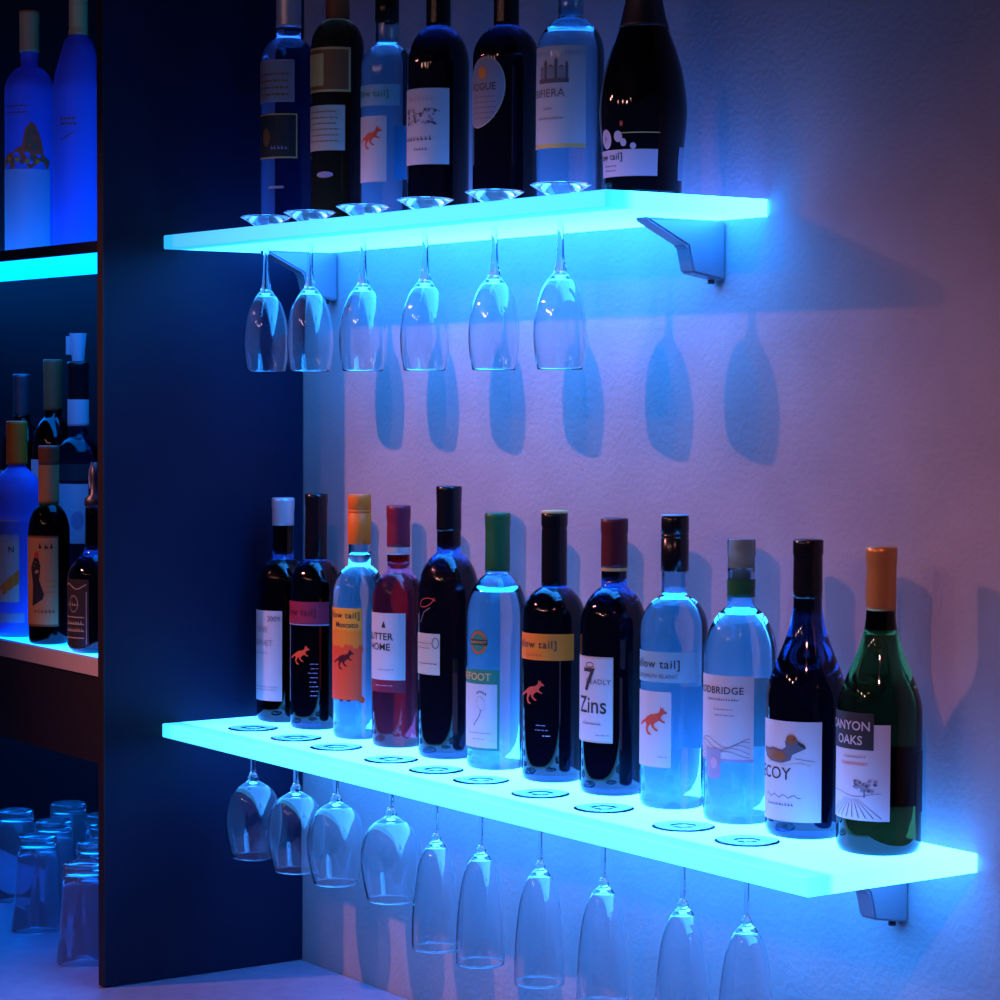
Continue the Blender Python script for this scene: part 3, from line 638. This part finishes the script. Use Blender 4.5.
# squarish bottle with pourer
t = thing('whiskey_bottle', 'black bottle with ornate black label and metal pourer beside the black cabinet side', 'bottle', (-.132, -.258, ZM), GMID)
R = .037
p = [(0, .006), (R*.84, 0), (R, .008), (R, .100)] + smoothprof([(R, .100), (.035, .112), (.026, .126), (.0160, .136), (.0130, .148), (.0125, .200)], 4)[1:] + [(0, .2005)]
bottle_body(t, p, M['darkbrown'])
o = latheobj('pourer', [(.0125, .2010), (.0135, .202), (.0135, .212), (.0060, .218), (.0052, .240), (.0046, .262), (0, .262)], M['dark_metal'], t, seg=24)
bm = bmesh.new()
for k in range(16):
    a0, a1 = 2*math.pi*k/16, 2*math.pi*(k+1)/16
    q = [bm.verts.new((math.cos(a)*(.009+s*.0014*math.cos(b)) -.006, s*.0014*math.sin(b), .240+math.sin(a)*(.018+s*.0014*math.cos(b)))) for a in (a0, a1) for s in (1,) for b in [2*math.pi*j/6 for j in range(6)]]
    for j in range(6): bm.faces.new((q[j], q[(j+1) % 6], q[6+(j+1) % 6], q[6+j]))
bmesh.ops.remove_doubles(bm, verts=bm.verts, dist=1e-5)
link('pourer_loop', done(bm, 'pourer_loop', True), M['silver_foil'], o)
l = lab(p, R); l.rect(th(R, -30), th(R, 52), .010, .102, 'ink'); l.disc(th(R, 14), .068, .0090, .0120, 'light_grey_ink', .0006); l.disc(th(R, 14), .068, .0072, .0100, 'ink', .0008)
l.arc([(th(R, -18)+.002*q, .092+.0035*math.sin(q*.35)) for q in range(22)], .0014, 'cream'); l.illegible(5, .0075, th(R, 14), .0655, 'cream', off=.001, bold=.01)
for q in range(4): l.rect(th(R, -14), th(R, 42), .049-.0095*q, .0505-.0095*q, 'cream', .0007)
l.illegible(7, .0070, th(R, 40), .0410, 'cream', 'RIGHT', bold=.01); l.illegible(9, .0055, th(R, 40), .0320, 'cream', 'RIGHT', bold=.01)
for s in (-27, 47): l.arc([(th(R, s), .013), (th(R, s), .085)], .0010, 'cream')
l.build(t)
# back row on the riser
ZR = 1.4252
R = .033; t, p = bottle('whisky_bottle', 'dark bottle with reddish capsule in the back row of the middle cabinet shelf', -.520, R, .322, .175, .235, 'dark', -.14, ZR, rn=.0130, group=GMID)
sleeve(t, p, .245, .322, M['brown'], 'capsule', off=.0015); l = lab(p, R); l.rect(th(R, -40), th(R, 85), .070, .170, 'paper'); l.illegible(3, .014, th(R, 72), .11, 'red', 'RIGHT'); l.build(t)
R = .034; t, p = bottle('gin_bottle', 'tall bottle with white neck label and white pourer, back of middle cabinet shelf', -.452, R, .318, .168, .205, 'clear_deep', -.13, ZR, rn=.0150, group=GMID)
sleeve(t, p, .262, .318, M['black_foil'], 'cap', off=.001); 
sleeve(t, p, .222, .262, M['paper'], 'neck_label', off=.0012, top=False)
l = lab(p, R); l.rect(th(R, -40), th(R, 90), .045, .135, 'paper'); l.disc(th(R, 62), .080, .010, .014, 'mauve'); l.rect(th(R, -40), th(R, 110), .140, .165, 'ink'); l.build(t)
bm = bmesh.new(); bmesh.ops.create_cone(bm, cap_ends=True, segments=20, radius1=.009, radius2=.013, depth=.042, matrix=Matrix.Translation((0, 0, .341)))
box(bm, -.026, -.010, -.008, .008, .330, .358); link('pourer', done(bm, 'pourer'), M['silver_foil'], t)
R = .033; t, p = bottle('liqueur_bottle', 'dark bottle at the left picture edge, back row of the middle cabinet shelf', -.635, R, .300, .175, .225, 'dark', -.14, ZR, rn=.0130, group=GMID)
sleeve(t, p, .235, .300, M['dark_metal'], 'capsule'); l = lab(p, R); l.rect(th(R, -40), th(R, 85), .060, .150, 'mauve'); l.build(t)

# ================================================================== upturned tumblers on the counter
prof = [(.0265, .140), (.0285, .137), (.0300, .100), (.0345, .040), (.0385, .0015), (.0382, .0003), (.0374, .0003), (.0370, .0015), (.0333, .040), (.0288, .100), (.0270, .124), (.020, .127), (0, .128)]
bm = bmesh.new(); lathe(bm, [(0, .1385), (.018, .1385)] + prof, 48); bmesh.ops.reverse_faces(bm, faces=list(bm.faces)); TM = done(bm, 'tumbler'); TM.materials.append(M['cloudy'])
spots = [(-.160, -.262, 'nearest, beside the foot of the black cabinet side'), (-.062, -.225, 'tight against the foot of the black cabinet side'), (-.395, -.225, 'in front, left of the nearest one'), (-.300, -.175, 'behind and between the two front ones'), (-.150, -.150, 'second row, near the cabinet side'),
         (-.500, -.150, 'second row, third from the cabinet side'), (-.400, -.105, 'third row, at the left edge'), (-.245, -.080, 'back row, near the cabinet side'), (-.510, -.060, 'tallest looking, back row centre'), (-.640, -.060, 'back row, left edge of the picture'), (-.620, -.160, 'second row, leftmost'), (-.340, -.052, 'back row against the back panel')]
for i, (x, y, s) in enumerate(spots):
    o = bpy.data.objects.new('tumbler', TM); C.objects.link(o); o.location = (x, y, .9003)
    tag(o, 'upturned tumbler on the counter, ' + s, 'glass', 'upturned tumblers on the counter')
